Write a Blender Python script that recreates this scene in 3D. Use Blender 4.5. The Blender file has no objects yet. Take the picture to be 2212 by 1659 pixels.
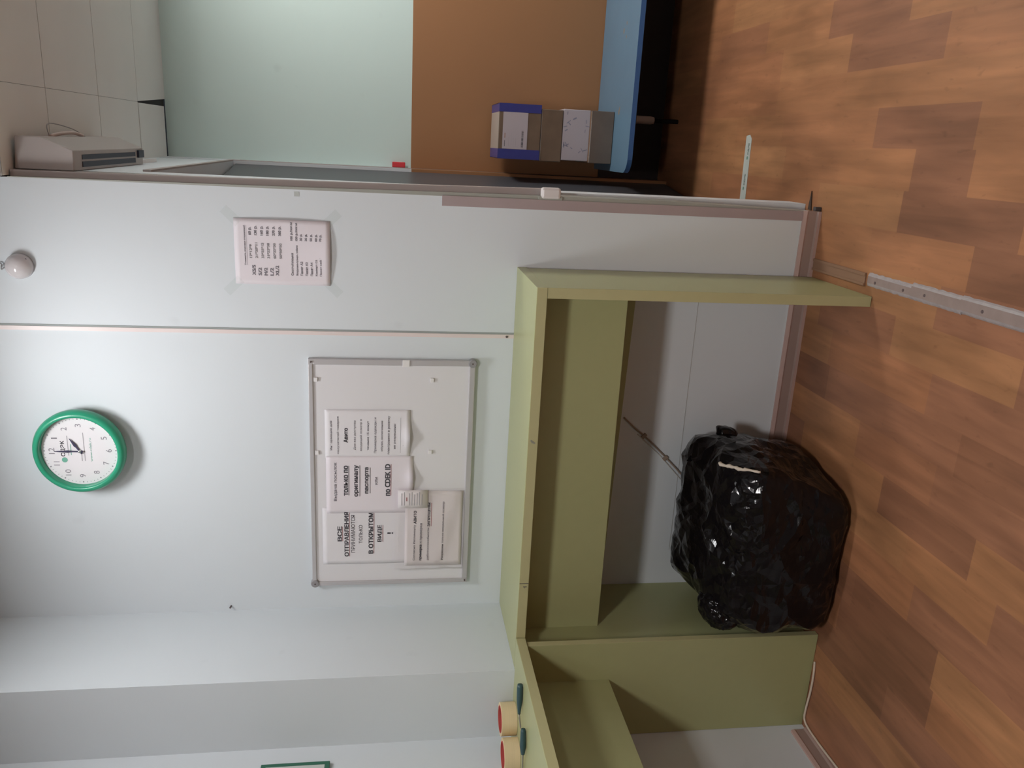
import bpy, bmesh, math, random
from mathutils import Vector, Matrix, noise
random.seed(7)
PI = math.pi
SC = bpy.context.scene
COL = SC.collection

# ------------------------------------------------------------------ camera
cam_d = bpy.data.cameras.new('camera')
cam = bpy.data.objects.new('camera', cam_d)
COL.objects.link(cam)
RT = Vector((0.95749238, 0.28830411, 0.00943814))
UP = Vector((-0.05164749, 0.13915336, 0.98892309))
FW = Vector((-0.28379725, 0.94737378, -0.14812846))
m = Matrix((-UP, RT, -FW)).transposed().to_4x4()      # the photograph lies on its side
m.translation = Vector((1.4875, -2.5362, 1.3921))
cam.matrix_world = m
cam_d.sensor_width = 36.0
cam_d.lens = 1735.17 * 36 / 2212
cam_d.clip_start = 0.02
SC.camera = cam

# ------------------------------------------------------------------ world, exposure
w = bpy.data.worlds.new('world')
SC.world = w
w.use_nodes = True
w.node_tree.nodes['Background'].inputs[0].default_value = (0.75, 0.85, 1, 1)
w.node_tree.nodes['Background'].inputs[1].default_value = 0.02
SC.view_settings.view_transform = 'Standard'
SC.view_settings.look = 'None'
SC.view_settings.exposure = 0.0
SC.view_settings.gamma = 1.0
SC.view_settings.use_curve_mapping = False

# lamps of the place: x, y, z, half size x, half size y, emission strength, colour
LAMPS = {
    'over_camera': (1.30, -2.55, 2.70, 0.19, 0.19, 87.0, (1.0, 0.965, 0.955)),
    'near_wall': (0.72, -0.66, 2.69, 0.14, 0.14, 43.0, (0.975, 0.985, 1.0)),
    'far_room': (2.95, 0.80, 2.47, 0.22, 0.22, 60.0, (1.0, 0.98, 0.95)),
}

# ------------------------------------------------------------------ materials
def nt(name):
    mt = bpy.data.materials.new(name)
    mt.use_nodes = True
    t = mt.node_tree
    b = t.nodes['Principled BSDF']
    return mt, t, b

def mat(name, col, rough=0.5, metal=0.0, var=0.04, scale=12.0, bump=0.0, bscale=60.0, spec=0.5, stretch=None):
    mt, t, b = nt(name)
    N, L = t.nodes, t.links
    tc = N.new('ShaderNodeTexCoord')
    mp = N.new('ShaderNodeMapping')
    L.new(tc.outputs['Object'], mp.inputs[0])
    if stretch:
        mp.inputs['Scale'].default_value = stretch
    n = N.new('ShaderNodeTexNoise')
    n.inputs['Scale'].default_value = scale
    n.inputs['Detail'].default_value = 4
    L.new(mp.outputs[0], n.inputs['Vector'])
    mx = N.new('ShaderNodeMix')
    mx.data_type = 'RGBA'
    c = Vector(col)
    mx.inputs[6].default_value = (*[max(0, v * (1 - var)) for v in c], 1)
    mx.inputs[7].default_value = (*[min(1, v * (1 + var)) for v in c], 1)
    L.new(n.outputs['Fac'], mx.inputs[0])
    L.new(mx.outputs[2], b.inputs['Base Color'])
    b.inputs['Roughness'].default_value = rough
    b.inputs['Metallic'].default_value = metal
    b.inputs['Specular IOR Level'].default_value = spec
    if bump:
        n2 = N.new('ShaderNodeTexNoise')
        n2.inputs['Scale'].default_value = bscale
        n2.inputs['Detail'].default_value = 3
        L.new(mp.outputs[0], n2.inputs['Vector'])
        bp = N.new('ShaderNodeBump')
        bp.inputs['Strength'].default_value = bump
        bp.inputs['Distance'].default_value = 0.002
        L.new(n2.outputs['Fac'], bp.inputs['Height'])
        L.new(bp.outputs[0], b.inputs['Normal'])
    return mt

def wall_mat(name, col, smudge=0.05):
    mt, t, b = nt(name)
    N, L = t.nodes, t.links
    tc = N.new('ShaderNodeTexCoord')
    n = N.new('ShaderNodeTexNoise')
    n.inputs['Scale'].default_value = 1.6
    n.inputs['Detail'].default_value = 5
    L.new(tc.outputs['Object'], n.inputs['Vector'])
    mx = N.new('ShaderNodeMix')
    mx.data_type = 'RGBA'
    mx.inputs[6].default_value = (*[v * (1 - smudge) for v in col], 1)
    mx.inputs[7].default_value = (*[min(1, v * (1 + smudge * 0.5)) for v in col], 1)
    L.new(n.outputs['Fac'], mx.inputs[0])
    # sparse small scuffs
    n3 = N.new('ShaderNodeTexNoise')
    n3.inputs['Scale'].default_value = 9.0
    n3.inputs['Detail'].default_value = 2
    L.new(tc.outputs['Object'], n3.inputs['Vector'])
    cr = N.new('ShaderNodeMapRange')
    cr.inputs['From Min'].default_value = 0.70
    cr.inputs['From Max'].default_value = 0.82
    cr.inputs['To Max'].default_value = 0.25
    L.new(n3.outputs['Fac'], cr.inputs['Value'])
    m2 = N.new('ShaderNodeMix')
    m2.data_type = 'RGBA'
    L.new(cr.outputs[0], m2.inputs[0])
    L.new(mx.outputs[2], m2.inputs[6])
    m2.inputs[7].default_value = (*[v * 0.72 for v in col], 1)
    L.new(m2.outputs[2], b.inputs['Base Color'])
    b.inputs['Roughness'].default_value = 0.55
    b.inputs['Specular IOR Level'].default_value = 0.3
    bp = N.new('ShaderNodeBump')
    bp.inputs['Strength'].default_value = 0.12
    bp.inputs['Distance'].default_value = 0.001
    n2 = N.new('ShaderNodeTexNoise')
    n2.inputs['Scale'].default_value = 220
    L.new(tc.outputs['Object'], n2.inputs['Vector'])
    L.new(n2.outputs['Fac'], bp.inputs['Height'])
    L.new(bp.outputs[0], b.inputs['Normal'])
    return mt

M = {}
M['wall'] = wall_mat('mint_white_wall', (0.725, 0.772, 0.805))
M['mint'] = wall_mat('mint_green_wall', (0.64, 0.775, 0.735), 0.03)
M['tan'] = wall_mat('tan_orange_wall', (0.345, 0.172, 0.080), 0.03)
M['ceil'] = mat('ceiling_panel', (0.80, 0.79, 0.76), 0.8, var=0.04, scale=4)
M['near_ceil'] = mat('near_ceiling_paint', (0.66, 0.66, 0.66), 0.9)
M['brown_wall'] = wall_mat('brown_panel_wall', (0.20, 0.16, 0.13))
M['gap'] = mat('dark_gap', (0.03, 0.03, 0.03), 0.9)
M['base'] = mat('mauve_skirting', (0.36, 0.255, 0.225), 0.45, var=0.08, scale=6)
M['base_lip'] = mat('pink_skirting_lip', (0.50, 0.34, 0.30), 0.4, var=0.08, scale=6)
M['mauve'] = mat('mauve_strip', (0.42, 0.34, 0.34), 0.5, var=0.05)
M['cream'] = mat('cream_edge_moulding', (0.36, 0.365, 0.325), 0.45)
M['post'] = mat('greyish_post', (0.43, 0.38, 0.365), 0.5)
M['green'] = mat('olive_laminate', (0.405, 0.420, 0.210), 0.34, var=0.03, scale=30, bump=0.05, bscale=300)
M['green_edge'] = mat('olive_edge_band', (0.48, 0.455, 0.24), 0.45, var=0.03, scale=30)
M['pencil'] = mat('pencil_mark', (0.10, 0.09, 0.09), 0.7)
M['clock_green'] = mat('green_clock_plastic', (0.030, 0.33, 0.19), 0.28, var=0.02)
M['clock_face'] = mat('clock_face_paper', (0.80, 0.77, 0.79), 0.5, var=0.01)
M['ink'] = mat('black_ink', (0.10, 0.095, 0.11), 0.6)
M['ink_grey'] = mat('grey_ink', (0.26, 0.24, 0.27), 0.6)
M['ink_faint'] = mat('faint_ink', (0.40, 0.38, 0.40), 0.6)
M['ink_red'] = mat('red_underline', (0.33, 0.10, 0.11), 0.6)
M['ink_green'] = mat('green_ink', (0.16, 0.42, 0.32), 0.6)
M['hand'] = mat('dark_clock_hand', (0.05, 0.045, 0.09), 0.35)
M['silver'] = mat('silver_metal', (0.75, 0.75, 0.75), 0.3, metal=1.0)
M['paper'] = mat('white_paper', (0.80, 0.745, 0.785), 0.6, var=0.015, scale=5)
M['paper2'] = mat('cool_white_paper', (0.79, 0.765, 0.79), 0.6, var=0.015, scale=5)
M['paper3'] = mat('cream_white_paper', (0.77, 0.715, 0.715), 0.5, var=0.015, scale=5)
M['board'] = mat('whiteboard_enamel', (0.77, 0.755, 0.775), 0.28, var=0.015, scale=3)
M['alu'] = mat('aluminium_frame', (0.56, 0.54, 0.55), 0.42, metal=0.35, var=0.03)
M['cap'] = mat('grey_corner_plastic', (0.30, 0.29, 0.30), 0.45)
M['magnet'] = mat('white_magnet', (0.82, 0.80, 0.80), 0.35)
M['white_plastic'] = mat('white_plastic', (0.74, 0.70, 0.69), 0.35, var=0.02)
M['dome'] = mat('glossy_white_dome', (0.66, 0.62, 0.63), 0.15, var=0.02)
M['wire'] = mat('grey_wire', (0.32, 0.31, 0.31), 0.5)
M['cable'] = mat('cream_cable', (0.62, 0.52, 0.42), 0.5, var=0.05)
M['brown_line'] = mat('brown_cable', (0.30, 0.23, 0.18), 0.6)
M['tape_paper'] = mat('masking_tape', (0.76, 0.60, 0.36), 0.55, var=0.08, scale=60, stretch=(0.15, 0.15, 6))
M['tape_red'] = mat('red_tape_core', (0.55, 0.09, 0.08), 0.5)
M['teal'] = mat('dark_teal_handle', (0.030, 0.075, 0.085), 0.35, var=0.1, scale=80)
M['steel'] = mat('steel_blade', (0.35, 0.32, 0.28), 0.35, metal=0.7)
M['bench'] = mat('worn_blue_paint', (0.125, 0.225, 0.32), 0.4, var=0.06, scale=10)
M['bench_edge'] = mat('bright_blue_edge', (0.05, 0.15, 0.38), 0.4)
M['bench_leg'] = mat('dull_white_leg', (0.42, 0.36, 0.33), 0.5)
M['foot'] = mat('black_foot', (0.008, 0.006, 0.006), 0.9, spec=0.1)
M['chip'] = mat('worn_brown_chip', (0.34, 0.25, 0.17), 0.6)
M['carton'] = mat('grey_brown_wrapped_carton', (0.180, 0.128, 0.090), 0.30, var=0.28, scale=14, bump=0.25, bscale=25)
M['carton2'] = mat('grey_tape_carton', (0.165, 0.130, 0.105), 0.28, var=0.25, scale=10, bump=0.3, bscale=20)
M['blue_tape'] = mat('navy_blue_tape', (0.045, 0.055, 0.25), 0.3, var=0.12, scale=30, bump=0.2, bscale=40)
M['box_white'] = mat('white_label', (0.50, 0.45, 0.48), 0.45, var=0.03)
M['heater'] = mat('warm_white_enamel', (0.44, 0.395, 0.375), 0.4, var=0.03)
M['vent'] = mat('navy_vent', (0.022, 0.026, 0.05), 0.5)
M['door'] = mat('dark_grey_door', (0.085, 0.085, 0.095), 0.4, var=0.08, scale=4, stretch=(1, 1, 0.2))
M['red'] = mat('red_plastic', (0.60, 0.035, 0.045), 0.4)
M['floor_tape'] = mat('pale_packing_tape', (0.50, 0.53, 0.49), 0.45, var=0.04)
M['floor_tape_green'] = mat('green_print', (0.17, 0.30, 0.23), 0.6)
M['strip_wood'] = mat('brown_threshold', (0.27, 0.155, 0.095), 0.45, var=0.1, scale=8)
M['strip_film'] = mat('silver_grey_film', (0.27, 0.205, 0.185), 0.32, var=0.18, scale=30, bump=0.3, bscale=50)
M['strip_edge'] = mat('crumpled_film_edge', (0.34, 0.30, 0.295), 0.22, var=0.2, scale=60, bump=0.6, bscale=90)
M['screw'] = mat('dark_screw', (0.10, 0.07, 0.07), 0.5)
M['string'] = mat('cream_drawstring', (0.62, 0.54, 0.44), 0.6)
M['board_green'] = mat('dark_green_frame', (0.03, 0.14, 0.09), 0.4)
M['floor_gap'] = mat('dark_floor_gap', (0.05, 0.03, 0.02), 0.7)
M['brush'] = mat('dark_stopper', (0.06, 0.05, 0.05), 0.6)

def bag_mat():
    mt, t, b = nt('black_bin_liner')
    N, L = t.nodes, t.links
    tc = N.new('ShaderNodeTexCoord')
    b.inputs['Base Color'].default_value = (0.006, 0.005, 0.006, 1)
    b.inputs['Roughness'].default_value = 0.15
    b.inputs['Specular IOR Level'].default_value = 0.32
    v = N.new('ShaderNodeTexVoronoi')
    v.inputs['Scale'].default_value = 16
    n = N.new('ShaderNodeTexNoise')
    n.inputs['Scale'].default_value = 5
    n.inputs['Detail'].default_value = 4
    n.inputs['Distortion'].default_value = 2.0
    mpp = N.new('ShaderNodeMapping')
    mpp.inputs['Scale'].default_value = (1, 1, 2.2)
    L.new(tc.outputs['Object'], mpp.inputs[0])
    L.new(mpp.outputs[0], v.inputs['Vector'])
    L.new(mpp.outputs[0], n.inputs['Vector'])
    ad = N.new('ShaderNodeMath')
    ad.operation = 'ADD'
    L.new(v.outputs['Distance'], ad.inputs[0])
    L.new(n.outputs['Fac'], ad.inputs[1])
    bp = N.new('ShaderNodeBump')
    bp.inputs['Strength'].default_value = 0.35
    bp.inputs['Distance'].default_value = 0.010
    L.new(ad.outputs[0], bp.inputs['Height'])
    L.new(bp.outputs[0], b.inputs['Normal'])
    return mt
M['bag'] = bag_mat()

def clear_mat(name, tint=(1, 1, 1), gloss=0.08, rough=0.05):
    mt = bpy.data.materials.new(name)
    mt.use_nodes = True
    t = mt.node_tree
    N, L = t.nodes, t.links
    N.remove(N['Principled BSDF'])
    out = N['Material Output']
    tr = N.new('ShaderNodeBsdfTransparent')
    tr.inputs[0].default_value = (*tint, 1)
    gl = N.new('ShaderNodeBsdfGlossy')
    gl.inputs['Roughness'].default_value = rough
    mx = N.new('ShaderNodeMixShader')
    lw = N.new('ShaderNodeLayerWeight')
    lw.inputs['Blend'].default_value = gloss
    nn = N.new('ShaderNodeTexNoise')
    nn.inputs['Scale'].default_value = 40
    bp = N.new('ShaderNodeBump')
    bp.inputs['Strength'].default_value = 0.3 if rough > 0.06 else 0.0
    bp.inputs['Distance'].default_value = 0.002
    L.new(nn.outputs['Fac'], bp.inputs['Height'])
    L.new(bp.outputs[0], gl.inputs['Normal'])
    L.new(lw.outputs['Fresnel'], mx.inputs[0])
    L.new(tr.outputs[0], mx.inputs[1])
    L.new(gl.outputs[0], mx.inputs[2])
    L.new(mx.outputs[0], out.inputs['Surface'])
    return mt
M['glass'] = clear_mat('clock_glass', (0.99, 0.99, 0.99), 0.06, 0.02)
M['film'] = clear_mat('clear_film', (0.997, 0.993, 0.993), 0.05, 0.10)
M['clear_tape'] = clear_mat('clear_sticky_tape', (0.975, 0.98, 0.975), 0.06, 0.15)

def emit_mat(name, col, s):
    mt = bpy.data.materials.new(name)
    mt.use_nodes = True
    t = mt.node_tree
    t.nodes.remove(t.nodes['Principled BSDF'])
    e = t.nodes.new('ShaderNodeEmission')
    e.inputs[0].default_value = (*col, 1)
    e.inputs[1].default_value = s
    t.links.new(e.outputs[0], t.nodes['Material Output'].inputs['Surface'])
    return mt

# ------------------------------------------------------------------ helpers
def link(name, me, mats, parent=None):
    o = bpy.data.objects.new(name, me)
    COL.objects.link(o)
    if not isinstance(mats, (list, tuple)):
        mats = [mats]
    for x in mats:
        me.materials.append(x)
    if parent is not None:
        o.parent = parent
        o.matrix_parent_inverse = parent.matrix_world.inverted()
    return o

def obj(name, bm, mats, parent=None, smooth=False, bevel=0.0):
    me = bpy.data.meshes.new(name)
    bm.normal_update()
    bm.to_mesh(me)
    bm.free()
    if smooth:
        for p in me.polygons:
            p.use_smooth = True
    o = link(name, me, mats, parent)
    if bevel:
        b = o.modifiers.new('bevel', 'BEVEL')
        b.width = bevel
        b.segments = 2
        b.limit_method = 'ANGLE'
    return o

def tag(o, label=None, cat=None, group=None, kind=None):
    if label: o['label'] = label
    if cat: o['category'] = cat
    if group: o['group'] = group
    if kind: o['kind'] = kind
    return o

def thing(name, loc, label, cat, group=None, rz=0.0):
    o = bpy.data.objects.new(name, None)
    o.empty_display_size = 0.05
    COL.objects.link(o)
    o.location = loc
    o.rotation_euler = (0, 0, rz)
    bpy.context.view_layer.update()
    return tag(o, label, cat, group)

def bx(bm, x0, x1, y0, y1, z0, z1, mi=0):
    if x0 > x1: x0, x1 = x1, x0
    if y0 > y1: y0, y1 = y1, y0
    if z0 > z1: z0, z1 = z1, z0
    v = [bm.verts.new(p) for p in ((x0, y0, z0), (x1, y0, z0), (x1, y1, z0), (x0, y1, z0),
                                   (x0, y0, z1), (x1, y0, z1), (x1, y1, z1), (x0, y1, z1))]
    for f in ((3, 2, 1, 0), (4, 5, 6, 7), (0, 1, 5, 4), (1, 2, 6, 5), (2, 3, 7, 6), (3, 0, 4, 7)):
        fc = bm.faces.new([v[i] for i in f])
        fc.material_index = mi
    return v

def box(name, x0, x1, y0, y1, z0, z1, mt, parent=None, bevel=0.0):
    bm = bmesh.new()
    bx(bm, x0, x1, y0, y1, z0, z1)
    return obj(name, bm, mt, parent, bevel=bevel)

def struct(name, *a, **k):
    return tag(box(name, *a, **k), kind='structure')

def tube(bm, pts, r, seg=8, mi=0, cap=True):
    pts = [Vector(p) for p in pts]
    rs = r if isinstance(r, (list, tuple)) else [r] * len(pts)
    rings = []
    up = Vector((0, 0, 1))
    for i, p in enumerate(pts):
        a = pts[max(i - 1, 0)]
        b = pts[min(i + 1, len(pts) - 1)]
        d = (b - a).normalized()
        u = d.cross(up)
        if u.length < 1e-3:
            u = d.cross(Vector((0, 1, 0)))
        u.normalize()
        v = u.cross(d)
        rings.append([bm.verts.new(p + (u * math.cos(2 * PI * k / seg) + v * math.sin(2 * PI * k / seg)) * rs[i]) for k in range(seg)])
    for A, B in zip(rings, rings[1:]):
        for k in range(seg):
            f = bm.faces.new((A[k], A[(k + 1) % seg], B[(k + 1) % seg], B[k]))
            f.material_index = mi
    if cap:
        for R_ in (rings[0], rings[-1]):
            try:
                f = bm.faces.new(R_)
                f.material_index = mi
            except ValueError:
                pass
    bmesh.ops.recalc_face_normals(bm, faces=bm.faces[:])

def smooth_path(pts, n=8):
    P = [Vector(p) for p in pts]
    out = []
    for i in range(len(P) - 1):
        a = P[max(i - 1, 0)]; b = P[i]; c = P[i + 1]; d = P[min(i + 2, len(P) - 1)]
        for k in range(n):
            t = k / n
            out.append(0.5 * ((2 * b) + (c - a) * t + (2 * a - 5 * b + 4 * c - d) * t * t + (3 * b - a - 3 * c + d) * t ** 3))
    out.append(P[-1])
    return out

def lathe(bm, prof, seg=64, axis='Y', c=(0, 0, 0), mi=0, closed=False):
    """prof: list of (radius, height along axis)"""
    rings = []
    for r, h in prof:
        ring = []
        for k in range(seg):
            a = 2 * PI * k / seg
            if axis == 'Y':
                p = (c[0] + r * math.cos(a), c[1] + h, c[2] + r * math.sin(a))
            elif axis == 'Z':
                p = (c[0] + r * math.cos(a), c[1] + r * math.sin(a), c[2] + h)
            else:
                p = (c[0] + h, c[1] + r * math.cos(a), c[2] + r * math.sin(a))
            ring.append(bm.verts.new(p))
        rings.append(ring)
    prs = list(zip(rings, rings[1:]))
    if closed:
        prs.append((rings[-1], rings[0]))
    for A, B in prs:
        for k in range(seg):
            f = bm.faces.new((A[k], A[(k + 1) % seg], B[(k + 1) % seg], B[k]))
            f.material_index = mi
    if not closed:
        for R_ in (rings[0], rings[-1]):
            f = bm.faces.new(R_)
            f.material_index = mi
    bmesh.ops.recalc_face_normals(bm, faces=bm.faces[:])

def text_mesh(s, bold=0.0):
    cu = bpy.data.curves.new('t', 'FONT')
    cu.body = s
    cu.size = 1.0
    cu.resolution_u = 3
    o = bpy.data.objects.new('t', cu)
    COL.objects.link(o)
    bpy.context.view_layer.update()
    dg = bpy.context.evaluated_depsgraph_get()
    me = bpy.data.meshes.new_from_object(o.evaluated_get(dg))
    vs = [tuple(v.co) for v in me.vertices]
    fs = [tuple(p.vertices) for p in me.polygons]
    bpy.data.objects.remove(o)
    bpy.data.curves.remove(cu)
    bpy.data.meshes.remove(me)
    return vs, fs

def put_text(bm, s, xl, xr, zb, zt, fn, mi=0, bold=0.0, slope=0.0, fit_h=True):
    """fit the string in the rectangle xl..xr, zb..zt of a plane; fn(u, v) -> 3D point"""
    vs, fs = text_mesh(s, bold)
    if not vs: return
    x0 = min(v[0] for v in vs); x1 = max(v[0] for v in vs)
    y0 = min(v[1] for v in vs); y1 = max(v[1] for v in vs)
    sx = (xr - xl) / (x1 - x0)
    sy = (zt - zb) / (y1 - y0) if fit_h else sx
    for dx, dy in (((0, 0),) if not bold else ((-bold, -bold * 0.5), (bold, bold * 0.5), (-bold, bold * 0.5), (bold, -bold * 0.5))):
        nv = []
        for v in vs:
            u = xl + (v[0] - x0 + dx) * sx
            q = zb + (v[1] - y0 + dy) * sy
            nv.append(bm.verts.new(fn(u, q)))
        for f in fs:
            try:
                fc = bm.faces.new([nv[i] for i in f])
                fc.material_index = mi
            except ValueError:
                pass

def put_rect(bm, xl, xr, zb, zt, fn, mi=0):
    f = bm.faces.new([bm.verts.new(fn(a, b)) for a, b in ((xl, zb), (xr, zb), (xr, zt), (xl, zt))])
    f.material_index = mi

def sheet(name, x0, x1, z0, z1, y, mt, bend, label, cat='sheet of paper', group=None, parent=None, nx=14, nz=18, warp=None):
    """paper hanging in front of a wall; bend(u, v) with u, v in 0..1 gives how far it stands off (metres, towards the room)"""
    bm = bmesh.new()
    th = 0.0004
    def P(u, v, back=0.0):
        X = x0 + (x1 - x0) * u
        Z = z0 + (z1 - z0) * v
        if warp:
            dx, dz = warp(u, v)
            X += dx; Z += dz
        return (X, y - bend(u, v) + back, Z)
    G = [[[bm.verts.new(P(i / nx, j / nz, b)) for i in range(nx + 1)] for j in range(nz + 1)] for b in (0.0, th)]
    for j in range(nz):
        for i in range(nx):
            bm.faces.new((G[0][j][i], G[0][j][i + 1], G[0][j + 1][i + 1], G[0][j + 1][i]))
            bm.faces.new((G[1][j][i], G[1][j + 1][i], G[1][j + 1][i + 1], G[1][j][i + 1]))
    for i in range(nx):
        for j in (0, nz):
            bm.faces.new((G[0][j][i], G[1][j][i], G[1][j][i + 1], G[0][j][i + 1]))
    for j in range(nz):
        for i in (0, nx):
            bm.faces.new((G[0][j][i], G[1][j][i], G[1][j + 1][i], G[0][j + 1][i]))
    bmesh.ops.recalc_face_normals(bm, faces=bm.faces[:])
    o = obj(name, bm, mt, parent, smooth=True)
    if label:
        tag(o, label, cat, group)
    def fn(X, Z, off=0.0007):
        u = min(max((X - x0) / (x1 - x0), 0), 1)
        v = min(max((Z - z0) / (z1 - z0), 0), 1)
        return (X, y - bend(u, v) - off, Z)
    return o, fn

# ------------------------------------------------------------------ room shell
XE = 1.329           # right end of the partition
ZC = 2.484           # far ceiling
ZN = 2.74            # near ceiling
YF = 1.746           # far wall
XR = 3.7
YB = -4.3
XA, YP = -0.099, -0.393   # pilaster
XC = -0.347          # left wall

# floor: laminate laid in 0.112 m strips running away from the camera, every piece with a tone of its own
def build_floor():
    W = 0.112
    known = {  # strip index -> joints
    }
    def k_of(x): return math.floor((x - 0.08) / W)
    for xm, ys in ((1.70, (0.896, -0.043)), (1.82, (0.427, -0.497)), (1.94, (0.115, 1.04)), (1.59, (-0.244, 0.35)),
                   (1.35, (0.97, -0.895, 0.025)), (1.47, (-0.455, -0.69, 1.18, 0.3)), (1.05, (-0.505,)), (0.94, (-0.70, -0.2)),
                   (0.71, (-0.43,)), (0.83, (-0.217, -0.85)), (0.59, (-0.587, -0.12)), (0.35, (-0.80,)), (0.47, (-1.076, -0.4)), (0.13, (-0.95, -0.5)), (0.25, (-1.32, -0.55))):
        known[k_of(xm)] = sorted(ys)
    bm = bmesh.new()
    lay = bm.faces.layers.float.new('tone')
    tones = {(k_of(0.83), 0): 0.02, (k_of(0.71), 0): 0.15, (k_of(1.05), 0): 0.85, (k_of(0.94), 0): 0.22, (k_of(0.13), 0): 0.1, (k_of(0.35), 0): 0.2}
    rnd = random.Random(11)
    k0, k1 = math.floor((-0.40 - 0.08) / W), math.floor((XR + 0.1 - 0.08) / W)
    for k in range(k0, k1 + 1):
        xa, xb = 0.08 + k * W, 0.08 + (k + 1) * W
        ks = known.get(k, [rnd.uniform(-0.6, 0.4)])
        js = list(ks)
        full = [js[0]]
        for a, b in zip(js, js[1:]):
            n = max(1, round((b - a) / 0.42))
            for i in range(1, n + 1):
                full.append(a + (b - a) * i / n)
        y = full[-1]
        while y < YF + 0.2:
            y += rnd.uniform(0.32, 0.52); full.append(y)
        y = full[0]
        while y > YB - 0.2:
            y -= rnd.uniform(0.34, 0.55); full.insert(0, y)
        full[0] = min(full[0], YB - 0.1)
        full[-1] = max(full[-1], YF + 0.1)
        for i, (a, b) in enumerate(zip(full, full[1:])):
            f = bm.faces.new([bm.verts.new(p) for p in ((xa, a, 0), (xb, a, 0), (xb, b, 0), (xa, b, 0))])
            t = rnd.random()
            if k in known:
                if abs(b - ks[0]) < 1e-6 and (k, 0) in tones: t = tones[(k, 0)]
            f[lay] = t
    # darker and lighter pieces seen in the photo
    def set_tone(x, y, t):
        for f in bm.faces:
            c = f.calc_center_median()
            xs = [v.co.x for v in f.verts]; ys = [v.co.y for v in f.verts]
            if min(xs) <= x < max(xs) and min(ys) <= y < max(ys):
                f[lay] = t
    for x, y, t in ((0.83, -0.12, 0.0), (0.71, -0.5, 0.35), (0.71, -0.35, 0.8), (1.05, -0.6, 0.9), (1.05, -0.4, 0.35), (0.94, -0.8, 0.25), (0.94, -0.6, 0.5),
                    (0.35, -0.9, 0.2), (0.35, -0.7, 0.55), (0.13, -0.8, 0.0), (0.25, -0.8, 0.0), (0.25, -0.4, 0.1), (0.02, -0.8, 0.2), (0.13, -1.05, 0.6), (0.47, -1.2, 0.25), (0.47, -1.0, 0.75),
                    (1.70, -0.2, 0.75), (1.70, 0.2, 0.5), (1.82, -0.3, 0.15), (1.82, 0.6, 0.2), (1.82, -0.6, 0.6), (1.94, 0.0, 0.15), (1.94, 0.3, 0.6),
                    (1.47, -0.55, 0.1), (1.47, -0.85, 0.7), (1.59, -0.4, 0.15), (1.59, -0.1, 0.6), (1.70, 1.1, 0.2), (1.94, 1.2, 0.3), (1.35, 1.1, 0.8), (1.35, 0.8, 0.2), (1.47, 1.3, 0.15)):
        set_tone(x, y, t)
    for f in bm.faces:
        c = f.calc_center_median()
        if c.y > 0.1:  # far floor: tones lifted, lamplight painted into the wood colour
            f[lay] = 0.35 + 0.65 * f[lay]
    bz = bx(bm, -0.40, XR + 0.1, YB - 0.1, YF + 0.1, -0.05, -0.004)
    mt, t, b = nt('laminate_floor')
    N, L = t.nodes, t.links
    at = N.new('ShaderNodeAttribute'); at.attribute_name = 'tone'
    cr = N.new('ShaderNodeValToRGB')
    els = cr.color_ramp.elements
    els[0].position = 0.0; els[0].color = (0.225, 0.100, 0.054, 1)
    els[1].position = 1.0; els[1].color = (0.355, 0.170, 0.078, 1)
    e = els.new(0.25); e.color = (0.280, 0.125, 0.068, 1)
    e = els.new(0.5); e.color = (0.318, 0.138, 0.066, 1)
    e = els.new(0.75); e.color = (0.338, 0.153, 0.070, 1)
    L.new(at.outputs['Fac'], cr.inputs[0])
    tc = N.new('ShaderNodeTexCoord')
    def nz(sc, st, det=5, dist=0.0):
        mp = N.new('ShaderNodeMapping'); mp.inputs['Scale'].default_value = st
        L.new(tc.outputs['Object'], mp.inputs[0])
        n = N.new('ShaderNodeTexNoise'); n.inputs['Scale'].default_value = sc; n.inputs['Detail'].default_value = det
        n.inputs['Distortion'].default_value = dist
        L.new(mp.outputs[0], n.inputs['Vector'])
        return n
    g = nz(30, (1, 0.09, 1), 6, 0.6)
    g2 = nz(7, (1, 0.30, 1), 3, 0.4)
    def mul(fac_out, lo, hi, prev, fr=(0.3, 0.7)):
        mr = N.new('ShaderNodeMapRange')
        mr.inputs['From Min'].default_value = fr[0]; mr.inputs['From Max'].default_value = fr[1]
        mr.inputs['To Min'].default_value = lo; mr.inputs['To Max'].default_value = hi
        L.new(fac_out, mr.inputs['Value'])
        mm = N.new('ShaderNodeMix'); mm.data_type = 'RGBA'; mm.blend_type = 'MULTIPLY'
        mm.inputs[0].default_value = 1.0
        L.new(prev, mm.inputs[6]); L.new(mr.outputs[0], mm.inputs[7])
        return mm.outputs[2]
    c = mul(g.outputs['Fac'], 0.82, 1.15, cr.outputs[0])
    c = mul(g2.outputs['Fac'], 0.76, 1.22, c)
    g3 = nz(55, (1, 0.35, 1), 2, 0.3)
    c = mul(g3.outputs['Fac'], 0.80, 1.0, c, (0.22, 0.36))
    L.new(c, b.inputs['Base Color'])
    b.inputs['Roughness'].default_value = 0.42
    b.inputs['Specular IOR Level'].default_value = 0.35
    bp = N.new('ShaderNodeBump'); bp.inputs['Strength'].default_value = 0.12; bp.inputs['Distance'].default_value = 0.001
    L.new(g.outputs['Fac'], bp.inputs['Height']); L.new(bp.outputs[0], b.inputs['Normal'])
    o = obj('floor', bm, mt)
    return tag(o, kind='structure')
build_floor()

struct('wall_back', XA - 0.3, XE, 0.0, 0.10, 0, ZN, M['wall'])
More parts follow.
